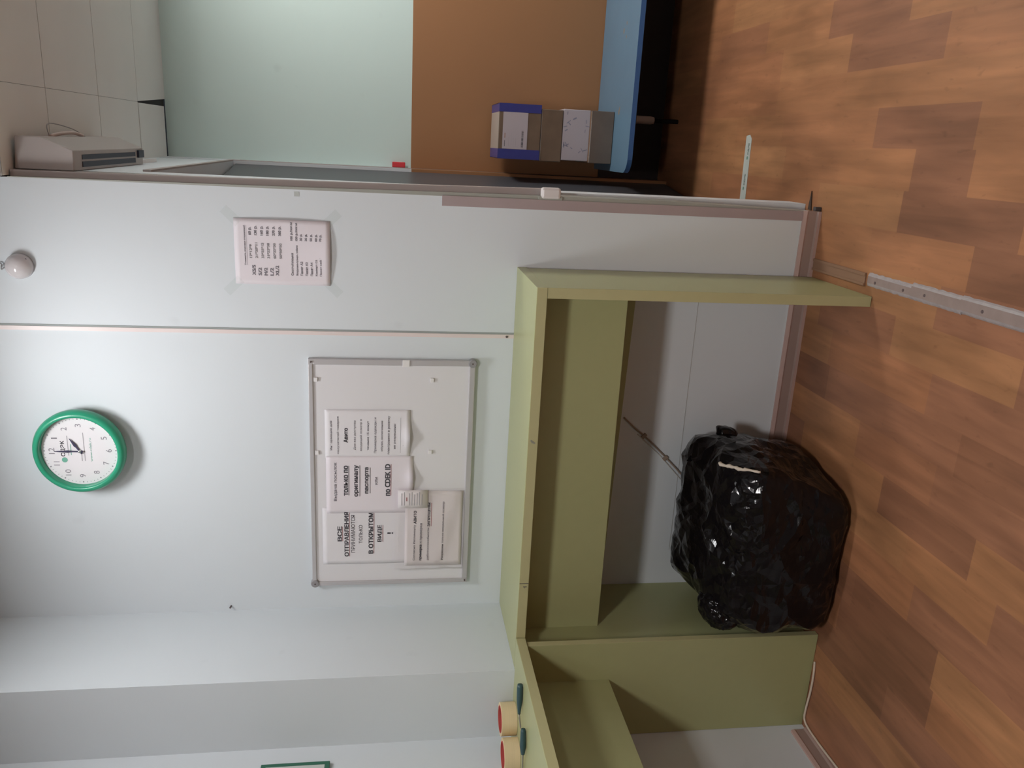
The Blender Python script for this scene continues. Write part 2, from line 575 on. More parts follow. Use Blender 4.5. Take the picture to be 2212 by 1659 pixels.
# pilaster and left wall
struct('wall_corner', XC - 0.0, XA, YP, 0.0, 0, ZN, M['wall'])
struct('wall_left', XC - 0.12, XC, YB, 0.1, 0, ZN, M['wall'])
struct('wall_right', XR, XR + 0.12, YB, YF, 0, ZN, wall_mat('grey_mint_wall', (0.50, 0.53, 0.54)))
struct('wall_front', XC - 0.12, XR + 0.12, YB - 0.12, YB, 0, ZN, M['brown_wall'])
# far room wall in two colours
struct('wall_far', XE - 0.5, XR + 0.12, YF, YF + 0.1, 1.306, ZC, M['mint'])
struct('wall_far_lower', XE - 0.5, XR + 0.12, YF - 0.001, YF + 0.1, 0, 1.306, M['tan'])
# side wall of the far room, with the doorway
SX = 1.350
bm = bmesh.new()
bx(bm, SX - 0.10, SX, 0.10, 0.22, 0, ZC)
bx(bm, SX - 0.10, SX, 0.22, 1.58, 2.15, ZC)
tag(obj('wall_side', bm, M['wall']), kind='structure')
bm = bmesh.new()
bx(bm, SX - 0.10, SX + 0.003, 1.58, YF, 1.306, ZC, 0)
bx(bm, SX - 0.10, SX + 0.003, 1.58, YF, 0, 1.306, 1)
tag(obj('wall_side_corner', bm, [M['wall'], M['tan']]), kind='structure')
# casing above and beside the doorway
bm = bmesh.new()
bx(bm, SX, SX + 0.006, 0.22, 1.62, 2.15, 2.175)
bx(bm, SX, SX + 0.006, 1.585, 1.62, 1.31, 2.15)
tag(obj('trim_1', bm, M['post']), kind='structure')
# door leaf standing ajar behind the doorway
d = tag(box('door_1', -0.02, 0.02, -1.20, 0.0, 0.005, 2.14, M['door'], bevel=0.003), kind='structure')
d.location = (1.335, 1.70, 0)
d.rotation_euler = (0, 0, -0.135)
struct('wall_beyond_door', 0.8, 0.9, 0.1, YF, 0, ZC, M['gap'])
# near ceiling, bulkhead and far ceiling
struct('ceiling', XC - 0.12, XR + 0.12, YB - 0.12, 0.10, ZN, ZN + 0.06, M['near_ceil'])
struct('ceiling_bulkhead', XE + 0.004, XR, -0.12, -0.021, ZC, ZN, M['wall'])
def far_ceiling():
    bm = bmesh.new()
    xs = [XE + 0.004, 1.587, 2.13, 2.675, 3.22, XR + 0.1]
    ys = [-0.02, 0.343, 0.825, 1.312, YF]
    g = 0.0022
    bx(bm, xs[0], xs[-1], ys[0], ys[-1], ZC + 0.006, ZC + 0.05, 1)
    bx(bm, SX - 0.10, xs[0], 0.101, ys[-1], ZC, ZC + 0.05, 0)
    for a, b in zip(xs, xs[1:]):
        for c, e in zip(ys, ys[1:]):
            if a < 1.5 and c == 1.312:
                # the damaged corner tile hangs a little
                bx(bm, a + g, b - 0.004, c + g, e - 0.030, ZC - 0.002, ZC + 0.006, 0)
            elif a == 1.587 and c == 1.312:
                v = [(a + g, c + g), (b - g, c + g), (b - g, e), (a + 0.030, e)]
                lo = [bm.verts.new((p[0], p[1], ZC)) for p in v]
                hi = [bm.verts.new((p[0], p[1], ZC + 0.006)) for p in v]
                bm.faces.new(lo[::-1]); bm.faces.new(hi)
                for i in range(4):
                    bm.faces.new((lo[i], lo[(i + 1) % 4], hi[(i + 1) % 4], hi[i]))
            else:
                bx(bm, a + 0.0006, b - 0.0006, c + g, e - (g if e < YF else 0), ZC, ZC + 0.006, 0)
    tag(obj('ceiling_far', bm, [M['ceil'], M['gap']]), kind='structure')
far_ceiling()
struct('wall_beyond_ceiling', XE - 0.5, XE, 0.10, YF, ZC + 0.05, ZC + 0.06, M['gap'])

# skirting
def skirting(name, p0, p1, nrm, h=0.0574, d=0.017):
    """p0 -> p1 along the wall foot, nrm points into the room"""
    p0 = Vector((*p0, 0)); p1 = Vector((*p1, 0)); n = Vector((*nrm, 0))
    prof = [(0, 0), (d, 0), (d, 0.010), (d * 0.62, 0.014), (d * 0.55, h - 0.016), (d * 0.72, h - 0.010), (d * 0.45, h), (0, h)]
    mi = [1, 1, 0, 0, 1, 1, 1, 0]
    bm = bmesh.new()
    A = [bm.verts.new(p0 + n * a + Vector((0, 0, z))) for a, z in prof]
    B = [bm.verts.new(p1 + n * a + Vector((0, 0, z))) for a, z in prof]
    for i in range(len(prof)):
        j = (i + 1) % len(prof)
        f = bm.faces.new((A[i], A[j], B[j], B[i]))
        f.material_index = mi[i]
    bm.faces.new(A[::-1]); bm.faces.new(B)
    bmesh.ops.recalc_face_normals(bm, faces=bm.faces[:])
    return tag(obj(name, bm, [M['base'], M['base_lip']]), kind='structure')
skirting('baseboard_back', (XE + 0.004, 0), (-0.03, 0), (0, -1))
skirting('baseboard_left', (XC, -0.45), (XC, YB), (1, 0))
# mauve strip and cream moulding of the partition end
struct('trim_2', 1.300, 1.331, -0.0035, 0.0, 0.058, 1.244, M['mauve'])
bm = bmesh.new()
v = []
for z, xo in ((0.03, 1.331), (0.5, 1.343), (1.0, 1.343), (1.7, 1.336), (2.48, 1.331)):
    v.append([bm.verts.new(p) for p in ((1.329, 0.0, z), (xo, -0.001, z), (xo, 0.10, z), (1.329, 0.10, z))])
for A, B in zip(v, v[1:]):
    for i in range(4):
        bm.faces.new((A[i], A[(i + 1) % 4], B[(i + 1) % 4], B[i]))
bm.faces.new(v[0][::-1]); bm.faces.new(v[-1])
bmesh.ops.recalc_face_normals(bm, faces=bm.faces[:])
tag(obj('trim_3', bm, M['cream']), kind='structure')
# slim grey post standing at the partition end above the latch
bm = bmesh.new()
rows = []
for z, a, b in ((0.90, 1.339, 1.364), (1.4, 1.333, 1.357), (2.0, 1.330, 1.352), (2.48, 1.328, 1.349)):
    rows.append([bm.verts.new(p) for p in ((a, 0.02, z), (b, 0.02, z), (b, 0.06, z), (a, 0.06, z))])
for A, B in zip(rows, rows[1:]):
    for i in range(4):
        bm.faces.new((A[i], A[(i + 1) % 4], B[(i + 1) % 4], B[i]))
bm.faces.new(rows[0][::-1]); bm.faces.new(rows[-1])
bmesh.ops.recalc_face_normals(bm, faces=bm.faces[:])
tag(obj('trim_4', bm, M['post']), kind='structure')
# joint between the two wall panels
def seam():
    bm = bmesh.new()
    bx(bm, 0.884, 0.8965, -0.004, 0.0, 0.97, ZN, 0)
    bx(bm, 0.8965, 0.902, -0.002, 0.0, 0.97, ZN, 1)  # grey strip that paints the shadow line beside the joint
    lathe(bm, [(0.004, 0), (0.004, -0.006), (0.002, -0.007)], 12, 'Y', (0.890, 0, 1.022), 2)
    tag(obj('trim_5', bm, [mat('pinkish_joint_strip', (0.80, 0.70, 0.68), 0.4), mat('grey_joint_shadow', (0.34, 0.37, 0.36), 0.6), M['screw']]), kind='structure')
seam()
# hairline joint of the lower wall panels
bm = bmesh.new()
bx(bm, 0.10, 1.08, -0.0008, 0.0, 0.3795, 0.3815)
tag(obj('trim_6', bm, mat('hairline_joint', (0.47, 0.47, 0.46), 0.6)), kind='structure')

# ------------------------------------------------------------------ counters
H, T, D = 0.9988, 0.0300, 0.3774
def counter_back():
    t = thing('counter_desk', (0.5, -0.2, 0), 'long olive green counter along the wall under the whiteboard, with the bin bag beneath', 'counter', 'olive green counters')
    box('tabletop', XA + 0.001, 1.1184, -D, -0.001, H - T, H, M['green'], t, 0.001)
    # lighter edge band on the front
    box('edge_band', 0.0085, 1.1184, -D - 0.001, -D, H - T + 0.001, H - 0.001, M['green_edge'], t)
    p = box('side_panel', 1.088, 1.1184, -D + 0.001, -0.020, 0.001, H - T, M['green'], t, 0.001)
    box('edge_band', 1.0885, 1.1179, -D, -D + 0.001, 0.002, H - T - 0.001, M['green_edge'], p)
    box('side_panel', -0.066, -0.036, -D + 0.001, -0.001, 0.001, H - T, M['green'], t, 0.001)
    box('modesty_panel', -0.036, 1.088, -0.262, -0.240, 0.703, H - T, M['green'], t, 0.001)
    bm = bmesh.new()
    v = bx(bm, -0.036, 1.088, -0.022, -0.001, 0.634, H - T)
    v[1].co.z = v[2].co.z = 0.603
    obj('wall_rail', bm, M['green'], t)
    bm = bmesh.new()
    bx(bm, 0.200, 0.2018, -D - 0.0016, -D - 0.001, H - T + 0.001, H - 0.001)
    put_text(bm, '1', 0.188, 0.191, 0.975, 0.986, lambda a, b: (a, -D - 0.0013, b))
    put_text(bm, '-', 0.184, 0.190, 0.980, 0.9815, lambda a, b: (a, -D - 0.0013, b))
    obj('pencil_mark', bm, M['pencil'], t)
    bm = bmesh.new()
    for dx, dz, r in ((0, 0, 0.004), (0.004, 0.004, 0.003), (-0.003, -0.005, 0.003)):
        lathe(bm, [(r, 0), (r, -0.0005)], 10, 'Y', (0.665 + dx, -D - 0.001, 0.985 + dz))
    obj('stain', bm, mat('grey_stain', (0.30, 0.30, 0.24), 0.6), t)
    return t
counter_back()
def counter_left():
    t = thing('counter_desk', (-0.17, -1.0, 0), 'shorter olive green counter along the left wall, carrying the tape rolls', 'counter', 'olive green counters')
    y1 = -D - 0.002
    y0 = -1.75
    box('tabletop', XC + 0.001, 0.008, y0, y1, H - T, H, M['green'], t, 0.001)
    box('edge_band', 0.008, 0.009, y0, y1 - 0.002, H - T + 0.001, H - 0.001, M['green_edge'], t)
    p = box('end_panel', XC + 0.001, 0.004, -0.418, -0.396, 0.001, H - T, M['green'], t, 0.001)
    box('edge_band', 0.004, 0.005, -0.4175, -0.3965, 0.002, H - T - 0.001, M['green_edge'], p)
    p = box('end_panel', XC + 0.020, 0.004, y0, y0 + 0.022, 0.001, H - T, M['green'], t, 0.001)
    box('modesty_panel', -0.152, -0.130, y0 + 0.022, -0.418, 0.697, H - T, M['green'], t, 0.001)
    return t
counter_left()

# ------------------------------------------------------------------ wall clock
def clock():
    cx, cz = 0.509, 2.349
    t = thing('wall_clock', (cx, 0, cz), 'round green wall clock hanging on the white wall above the whiteboard', 'clock')
    R = 0.1345
    bm = bmesh.new()
    prof = [(R - 0.006, -0.001), (R, -0.006), (R + 0.001, -0.022), (R - 0.005, -0.034), (R - 0.013, -0.038), (R - 0.019, -0.036), (R - 0.0200, -0.030), (R - 0.0215, -0.016), (R - 0.0215, -0.001)]
    lathe(bm, prof, 96, 'Y', (cx, 0, cz), closed=True)
    obj('rim', bm, M['clock_green'], t, smooth=True)
    bm = bmesh.new()
    lathe(bm, [(R - 0.0220, -0.001), (R - 0.0220, -0.013)], 96, 'Y', (cx, 0, cz))
    obj('dial', bm, M['clock_face'], t)
    yd = -0.0135
    bm = bmesh.new()
    for k in range(12):
        a = math.radians(90 - 30 * (k if k else 12))
        s = str(k if k else 12)
        rr = 0.0835
        px, pz = cx + rr * math.cos(a), cz + rr * math.sin(a)
        ww = 0.0105 if len(s) == 1 else 0.020
        if s == '1': ww = 0.0045
        if s == '11': ww = 0.013
        put_text(bm, s, px - ww / 2, px + ww / 2, pz - 0.0085, pz + 0.0085, lambda u, v: (u, yd, v), 0, 0.0)
    for k in range(60):
        a = math.radians(6 * k)
        r1, r2, hw = (0.1015, 0.1075, 0.0016) if k % 5 == 0 else (0.1035, 0.1065, 0.0008)
        if k % 5 == 0: r1, r2, hw = 0.1025, 0.1065, 0.0019
        c, s = math.cos(a), math.sin(a)
        f = bm.faces.new([bm.verts.new((cx + r * c - h * s, yd, cz + r * s + h * c)) for r, h in ((r1, -hw), (r2, -hw), (r2, hw), (r1, hw))])
    obj('numerals', bm, M['ink_grey'], t)
    # printed firm name and small lines
    bm = bmesh.new()
    put_text(bm, 'СДЭК', cx - 0.018, cx + 0.033, cz + 0.043, cz + 0.057, lambda u, v: (u, yd, v), 0, 0.02)
    lathe(bm, [(0.0085, 0), (0.0085, -0.0003)], 24, 'Y', (cx - 0.030, yd + 0.0002, cz + 0.048), 1)
    put_text(bm, 'www.cdek.ru', cx - 0.036, cx + 0.042, cz - 0.034, cz - 0.027, lambda u, v: (u, yd, v), 1)
    for (a, b, z, mi) in ((-0.016, 0.050, 0.034, 2), (-0.014, 0.022, 0.026, 1), (-0.034, -0.008, -0.004, 2), (-0.034, 0.060, -0.013, 2)):
        put_rect(bm, cx + a, cx + b, cz + z, cz + z + 0.0022, lambda u, v: (u, yd, v), mi)
    obj('printed_logo', bm, [M['hand'], M['ink_green'], M['ink_faint']], t)
    def hand(name, ang, L, wd, y):
        bm = bmesh.new()
        a = math.radians(ang)
        dx, dz = math.sin(a), math.cos(a)
        pts = [(-0.010, wd * 0.6), (0.0, wd * 0.55), (L * 0.30, wd * 0.5), (L * 0.45, wd), (L * 0.6, wd * 0.8), (L, 0.0006)]
        P = [(s, h) for s, h in pts] + [(s, -h) for s, h in pts[::-1]]
        lo = [bm.verts.new((cx + s * dx + h * dz, y, cz + s * dz - h * dx)) for s, h in P]
        hi = [bm.verts.new((cx + s * dx + h * dz, y - 0.0008, cz + s * dz - h * dx)) for s, h in P]
        bm.faces.new(lo); bm.faces.new(hi[::-1])
        n = len(P)
        for i in range(n):
            bm.faces.new((lo[i], lo[(i + 1) % n], hi[(i + 1) % n], hi[i]))
        bmesh.ops.recalc_face_normals(bm, faces=bm.faces[:])
        obj(name, bm, M['hand'], t)
    hand('hour_hand', 57, 0.050, 0.0045, -0.0175)
    hand('minute_hand', 0.5, 0.074, 0.0040, -0.020)
    bm = bmesh.new()
    lathe(bm, [(0.0045, -0.013), (0.0045, -0.0225), (0.002, -0.0235)], 20, 'Y', (cx, 0, cz))
    obj('pivot_cap', bm, M['silver'], t, smooth=True)
    bm = bmesh.new()
    lathe(bm, [(R - 0.0205, -0.0275), (R - 0.0205, -0.029)], 64, 'Y', (cx, 0, cz))
    obj('glass', bm, M['glass'], t)
clock()
for o in [o for o in COL.objects if o.name.startswith('wall_clock')]:
    o.location.y -= 0.026          # it hangs off a hook, its back standing away from the wall
    bpy.context.view_layer.update()
    bm = bmesh.new()
    lathe(bm, [(0.012, 0.0), (0.012, -0.0275)], 16, 'Y', (0.509, -0.0005, 2.40))
    obj('wall_mount', bm, M['white_plastic'], o)

# ------------------------------------------------------------------ white dome on the wall with its wire
def dome():
    cx, cz = 1.076, 2.473
    t = thing('dome_sensor', (cx, 0, cz), 'small glossy white dome on the wall near the ceiling, with a thin wire', 'sensor')
    bm = bmesh.new()
    R = 0.037
    prof = [(R, -0.001), (R, -0.010)]
    for i in range(1, 12):
        a = i / 12 * PI / 2
        prof.append((R * math.cos(a), -0.010 - 0.034 * math.sin(a)))
    prof.append((0.001, -0.044))
    lathe(bm, prof, 48, 'Y', (cx, 0, cz))
    obj('dome_shell', bm, M['dome'], t, smooth=True)
    bm = bmesh.new()
    lathe(bm, [(0.0035, -0.012), (0.0035, -0.0225), (0.001, -0.0235)], 16, 'Y', (1.098, 0, 2.450))
    obj('sensor_hole', bm, M['vent'], t)
    bm = bmesh.new()
    pts = smooth_path([(1.078, -0.006, 2.505), (1.072, -0.010, 2.513), (1.066, -0.014, 2.520), (1.074, -0.010, 2.522), (1.082, -0.007, 2.523), (1.083, -0.005, 2.54), (1.085, -0.004, 2.6), (1.085, -0.003, ZN)], 6)
    tube(bm, pts, 0.0016, 8)
    tube(bm, smooth_path([(1.080, -0.006, 2.506), (1.082, -0.010, 2.514), (1.070, -0.012, 2.521)], 6), 0.0014, 8)
    obj('wire', bm, M['wire'], t, smooth=True)
dome()

# ------------------------------------------------------------------ whiteboard
BZ0, BZ1, BW = 1.122, 1.655, 0.81
def whiteboard():
    t = thing('whiteboard', (BW / 2, 0, (BZ0 + BZ1) / 2), 'white magnetic board with grey aluminium frame on the wall above the counter, covered with notices', 'whiteboard')
    f = 0.019
    box('board_surface', 0.010, BW - 0.010, -0.014, -0.002, BZ0 + 0.010, BZ1 - 0.010, M['board'], t)
    for (a, b, c, e) in ((0.0, BW, BZ1 - f * 0.75, BZ1), (0.0, BW, BZ0, BZ0 + f)):
        box('frame_rail', a + 0.016, b - 0.016, -0.020, -0.001, c, e, M['alu'], t, 0.002)
    for (a, b) in ((0.0, f * 0.75), (BW - f, BW)):
        box('frame_rail', a, b, -0.020, -0.001, BZ0 + 0.016, BZ1 - 0.016, M['alu'], t, 0.002)
    for x, z, sx, sz, big in ((0, BZ1, 1, -1, 1), (BW, BZ1, -1, -1, 0), (0, BZ0, 1, 1, 0), (BW, BZ0, -1, 1, 1)):
        bm = bmesh.new()
        if big:
            lathe(bm, [(0.014, -0.001), (0.0145, -0.018), (0.013, -0.0235)], 28, 'Y', (x + sx * 0.009, 0, z + sz * 0.009))
        else:
            bx(bm, x, x + sx * 0.017, -0.020, -0.001, z, z + sz * 0.017)
        bmesh.ops.recalc_face_normals(bm, faces=bm.faces[:])
        o = obj('corner_cap', bm, M['cap'] if big else M['alu'], t, bevel=0.0015)
        bm = bmesh.new()
        lathe(bm, [(0.0028, -0.0195), (0.0028, -0.0245)], 12, 'Y', (x + sx * 0.009, 0, z + sz * 0.009))
        obj('screw', bm, M['screw'], o)
    box('frame_clip', BW - 0.022, BW + 0.001, -0.023, -0.019, 1.335, 1.358, M['magnet'], t, 0.001)
whiteboard()

YS = -0.0145          # face of the board
def smear(u, v, amp=0.0015):
    return amp * (0.5 + 0.5 * math.sin(u * 5.1 + v * 3.7))

# notice 1
def notice1():
    x0, x1, z0, z1 = 0.080, 0.292, 1.322, 1.618
    o, fn = sheet('notice_sheet', x0, x1, z0, z1, YS, M['paper2'], lambda u, v: 0.001 + smear(u, v, 0.0006),
                  'leftmost upper notice on the board, bold capitals asking for parcels to be handed in open', 'notice')
    bm = bmesh.new()
    L_ = [('ВСЕ', 0.168, 0.222, 1.555, 1.569, 1, 1), ('ОТПРАВЛЕНИЯ', 0.110, 0.276, 1.532, 1.546, 1, 1), ('ПРИНИМАЮТСЯ', 0.124, 0.264, 1.511, 1.524, 0, 0),
          ('ТОЛЬКО', 0.158, 0.227, 1.486, 1.498, 0, 0), ('В ОТКРЫТОМ', 0.119, 0.273, 1.450, 1.465, 1, 1), ('ВИДЕ', 0.163, 0.225, 1.420, 1.435, 1, 1), ('!', 0.193, 0.1965, 1.383, 1.402, 1, 0)]
    for s, a, b, c, e, bold, un in L_:
        put_text(bm, s, a, b, c, e, fn, 0 if bold else 1, 0.045 if bold else 0.014)
        if un:
            put_rect(bm, a, b, c - 0.0035, c - 0.0018, fn, 2)
    obj('printed_text', bm, [M['ink'], M['ink_grey'], M['ink_red']], o)
notice1()
# notice 2
def notice2():
    x0, x1, z0, z1 = 0.272, 0.478, 1.318, 1.604
    def bend(u, v):
        b = 0.0022 + 0.0006 * math.sin(u * 6)
        c = max(0, (0.10 - v) / 0.10) * max(0, 1 - abs(u - 0.62) / 0.30)
        return b + 0.018 * c ** 1.5
    o, fn = sheet('notice_sheet', x0, x1, z0, z1, YS, M['paper'], bend, 'middle upper notice on the board with an underlined last line about CDEK ID', 'notice')
    bm = bmesh.new()
    L_ = [('Выдача посылок', 0.318, 0.456, 1.568, 1.580, 0, 0), ('только по', 0.338, 0.444, 1.533, 1.546, 1, 1), ('оригиналу', 0.334, 0.446, 1.497, 1.512, 1, 1),
          ('паспорта', 0.345, 0.438, 1.463, 1.477, 1, 1), ('или', 0.376, 0.403, 1.436, 1.444, 0, 0), ('по CDEK ID', 0.336, 0.449, 1.394, 1.411, 1, 1)]
    for s, a, b, c, e, bold, un in L_:
        put_text(bm, s, a, b, c, e, fn, 0 if bold else 1, 0.045 if bold else 0.014)
        if un:
            put_rect(bm, a, b, c - 0.0035, c - 0.0018, fn, 2 if 'CDEK' in s else 0)
    obj('printed_text', bm, [M['ink'], M['ink_grey'], M['ink_red']], o)
notice2()
# notice 3
def notice3():
    x0, x1, z0, z1 = 0.472, 0.640, 1.330, 1.606
    def bend(u, v):
        b = 0.0012 + 0.002 * u
        c = max(0, (0.10 - v) / 0.10) * max(0, 1 - abs(u - 0.45) / 0.42)
        return b + 0.020 * c ** 1.4
    o, fn = sheet('notice_sheet', x0, x1, z0, z1, YS, M['paper2'], bend, 'rightmost upper notice on the board, its bottom edge curling off the board', 'notice',
                  warp=lambda u, v: (0, -0.018 * max(0, u - 0.6) * (1 - v) * 0 ))
    bm = bmesh.new()
    L_ = [('Информация для', 0.500, 0.602, 1.582, 1.590, 1, 0), ('получателей товаров', 0.487, 0.618, 1.560, 1.568, 1, 0), ('Авито', 0.527, 0.577, 1.533, 1.546, 0, 1),
          ('Для вас доступен', 0.501, 0.604, 1.506, 1.514, 1, 0), ('входящий осмотр в', 0.497, 0.608, 1.486, 1.494, 1, 0), ('течение 15 минут', 0.499, 0.602, 1.463, 1.471, 1, 0),
          ('Примерка одежды и', 0.489, 0.614, 1.439, 1.448, 1, 0), ('обуви, включение', 0.495, 0.603, 1.418, 1.426, 1, 0), ('электроники в розетку', 0.484, 0.620, 1.395, 1.403, 1, 0),
          ('не разрешены', 0.504, 0.592, 1.376, 1.383, 1, 0)]
    for s, a, b, c, e, mi, bold in L_:
        put_text(bm, s, a, b, c, e, fn, mi, 0.045 if bold else 0.014)
    put_rect(bm, 0.489, 0.614, 1.361, 1.3620, fn, 2)
    put_rect(bm, 0.515, 0.585, 1.352, 1.3530, fn, 2)
    obj('printed_text', bm, [M['ink'], M['ink_grey'], M['ink_faint']], o)
notice3()
# notice 4 in a clear sleeve
def notice4():
    x0, x1, z0, z1 = 0.070, 0.352, 1.148, 1.343
    def bend(u, v): return 0.0045 + 0.0008 * math.sin(u * 9 + v * 4)
    o, fn = sheet('notice_sheet', x0, x1, z0, z1, YS, M['paper3'], bend, 'wide lower notice on the board in a shiny clear sleeve at its lower left', 'notice')
    bm = bmesh.new()
    L_ = [('Согласно Регламенту', 0.090, 0.226, 1.305, 1.314, 1, 0, 0), ('АВИТО', 0.231, 0.278, 1.304, 1.313, 0, 1, 0), ('примерка', 0.090, 0.150, 1.282, 1.291, 0, 1, 0), ('и проверка', 0.155, 0.232, 1.282, 1.291, 1, 0, 0),
          ('работоспособности', 0.091, 0.214, 1.258, 1.267, 1, 0, 0), ('ЗАПРЕЩЕНЫ', 0.220, 0.308, 1.256, 1.266, 0, 1, 1),
          ('Разрешен', 0.090, 0.150, 1.208, 1.217, 0, 0, 0), ('только визуальный осмотр', 0.155, 0.312, 1.208, 1.217, 1, 0, 0)]
    for s, a, b, c, e, mi, bold, un in L_:
        put_text(bm, s, a, b, c, e, fn, mi, 0.045 if bold else 0.014)
        if un: put_rect(bm, a, b, c - 0.0035, c - 0.0018, fn, 2)
    obj('printed_text', bm, [M['ink'], M['ink_grey'], M['ink_red']], o)
    s, _ = sheet('clear_sleeve', x0 - 0.012, x1 + 0.010, z0 - 0.005, z1 + 0.034, YS - 0.0075, M['film'], lambda u, v: 0.0012 * math.sin(11 * u - 7 * v) + 0.0012 * math.sin(5 * u + 17 * v), None, parent=o, nx=30, nz=24)
notice4()
# small slip overlapping the sleeve
def slip():
    x0, x1, z0, z1 = 0.292, 0.358, 1.268, 1.368
    o, fn = sheet('paper_slip', x0, x1, z0, z1, YS - 0.011, M['paper3'], lambda u, v: 0.0, 'small slip of fine print stuck between the middle notice and the sleeved notice', 'notice', nx=3, nz=3)
    bm = bmesh.new()
    z = 1.362
    for k in range(9):
        z -= 0.0085
        if k == 2:
            put_rect(bm, 0.318, 0.332, z, z + 0.003, fn, 1)
            continue
        put_rect(bm, 0.302, 0.302 + 0.050 * (0.9 + 0.1 * math.sin(k * 2.1)), z, z + 0.0022, fn, 0)
    obj('printed_text', bm, [M['ink_faint'], M['ink_red']], o)
slip()
# small white magnets
mlab = ['small white square magnet near the top rail of the board, right of the notices', 'small white square magnet low on the empty right part of the board',
        'white square magnet with a grey edge, low on the board under the right notice', 'small white square magnet at the top of the board between two notices']
for (x, z), lb in zip(((0.742, 1.632), (0.743, 1.262), (0.493, 1.263), (0.492, 1.632)), mlab):
    m_ = box('magnet', x - 0.007, x + 0.007, -0.0200, YS + 0.0002, z - 0.006, z + 0.006, M['magnet'], bevel=0.001)
    tag(m_, lb, 'magnet', 'white magnets on the board')

# ------------------------------------------------------------------ price list taped to the wall
def price_list():
    x0, x1, z0, z1 = 1.041, 1.239, 1.583, 1.866
    def bend(u, v):
        return 0.0015 + 0.006 * math.sin(PI * v) * max(0, (u - 0.4) / 0.6) ** 2 + 0.003 * math.sin(PI * v) * max(0, (0.4 - u) / 0.4) ** 2 + 0.010 * (max(0, 0.5 - v) / 0.5) ** 2 * math.sin(PI * u)
    o, fn = sheet('price_list', x0, x1, z0, z1, -0.0005, M['paper'], bend, 'printed price list taped to the white wall right of the panel joint', 'notice')
    bm = bmesh.new()
    def col(xl, xr, zs, strs, hgt=0.0062, mi=0):
        for s, z in zip(strs, zs):
            n = len(s)
            put_text(bm, s, xl, xl + (xr - xl) * min(1, n / max(len(q) for q in strs)), z - hgt / 2, z + hgt / 2, fn, mi, 0.045)
    put_text(bm, 'Стоимость упаковки отправлений', 1.099, 1.218, 1.832, 1.838, fn, 0, 0.03)
    put_rect(bm, 1.099, 1.218, 1.8295, 1.8302, fn, 0)
    zs = [1.819, 1.802, 1.784, 1.767, 1.749, 1.731]
    col(1.069, 1.099, [1.811, 1.793, 1.776, 1.758, 1.742], ['XS/S', 'S/2', 'M/2', 'L/2', 'XL/2'], 0.0095)
    col(1.121, 1.167, zs, ['17*12*9', '21*20*11', '33*25*15', '31*25*38', '60*35*30', '50*50*50'], 0.0075, 1)
    col(1.190, 1.218, zs, ['60 р.', '130 р.', '160 р.', '180 р.', '270 р.', '360 р.'], 0.0095)
    zz = [1.697, 1.682, 1.669, 1.654, 1.639, 1.624, 1.611]
    wd = [0.068, 0.092, 0.043, 0.041, 0.041, 0.050, 0.057]
    for z, wdt, s in zip(zz, wd, ['Скотч/пленка', 'Воздушно-пузырч. плёнка', 'Пакет А2', 'Пакет А3', 'Пакет А4', 'Конверт С5', 'Пакет сейф']):
        put_text(bm, s, 1.071, 1.071 + wdt, z - 0.0036, z + 0.0036, fn, 0, 0.035)
    for z, wdt, s in zip(zz, [0.055, 0.053, 0.021, 0.021, 0.021, 0.021, 0.021], ['100 р./пог.м', '150 р./пог.м', '30 р.', '20 р.', '50 р.', '60 р.', '70 р.']):
        put_text(bm, s, 1.177, 1.177 + wdt, z - 0.0040, z + 0.0040, fn, 0, 0.045)
    obj('printed_text', bm, [M['ink_grey'], M['ink_faint']], o)
    for cx, cz, a in ((1.035, 1.872, 0.8), (1.245, 1.872, -0.8), (1.035, 1.575, -0.8), (1.245, 1.578, 0.8)):
        bm = bmesh.new()
        bx(bm, -0.030, 0.030, -0.0003, 0.0, -0.014, 0.014)
        bmesh.ops.rotate(bm, verts=bm.verts[:], cent=(0, 0, 0), matrix=Matrix.Rotation(a, 3, 'Y'))
        bmesh.ops.translate(bm, verts=bm.verts[:], vec=(cx, -0.0030, cz))
        obj('sticky_tape', bm, M['clear_tape'], o)
price_list()
# scrap of tape and scuffs on the wall
tag(box('tape_scrap', 1.309, 1.323, -0.0008, 0.0, 1.672, 1.687, mat('grey_tape_scrap', (0.50, 0.53, 0.51), 0.5)), 'small grey square scrap of tape high on the wall by the partition edge', 'tape')
bm = bmesh.new()
tube(bm, [(-0.080, 0.002, 1.931), (-0.080, -0.012, 1.933)], 0.003, 8)
tag(obj('wall_hook', bm, M['screw']), 'tiny dark nail in the wall near the left corner', 'nail')

# ------------------------------------------------------------------ cables
def wall_cable():
    t = thing('wall_cable', (0.5, 0, 0.4), 'thin cable running diagonally down the wall under the long counter', 'cable')
    bm = bmesh.new()
    tube(bm, smooth_path([(0.612, -0.003, 0.600), (0.575, -0.004, 0.560), (0.535, -0.004, 0.510), (0.46, -0.004, 0.43), (0.40, -0.004, 0.37), (0.30, -0.004, 0.28)], 4), 0.0032, 8)
    obj('conductor', bm, M['brown_line'], t, smooth=True)
    for x, z in ((0.545, 0.522), (0.462, 0.436)):
        bm = bmesh.new()
        bx(bm, x - 0.006, x + 0.006, -0.008, -0.001, z - 0.010, z + 0.010)
        bmesh.ops.rotate(bm, verts=bm.verts[:], cent=(x, 0, z), matrix=Matrix.Rotation(-0.8, 3, 'Y'))
        obj('clip', bm, M['brown_line'], t, bevel=0.001)
    bm = bmesh.new()
    tube(bm, [(0.55, -0.0015, 0.545), (0.47, -0.0015, 0.455), (0.38, -0.0015, 0.37)], 0.002, 6)
    obj('grout_line', bm, mat('pale_sealant', (0.55, 0.53, 0.50), 0.5), t)
wall_cable()
bm = bmesh.new()
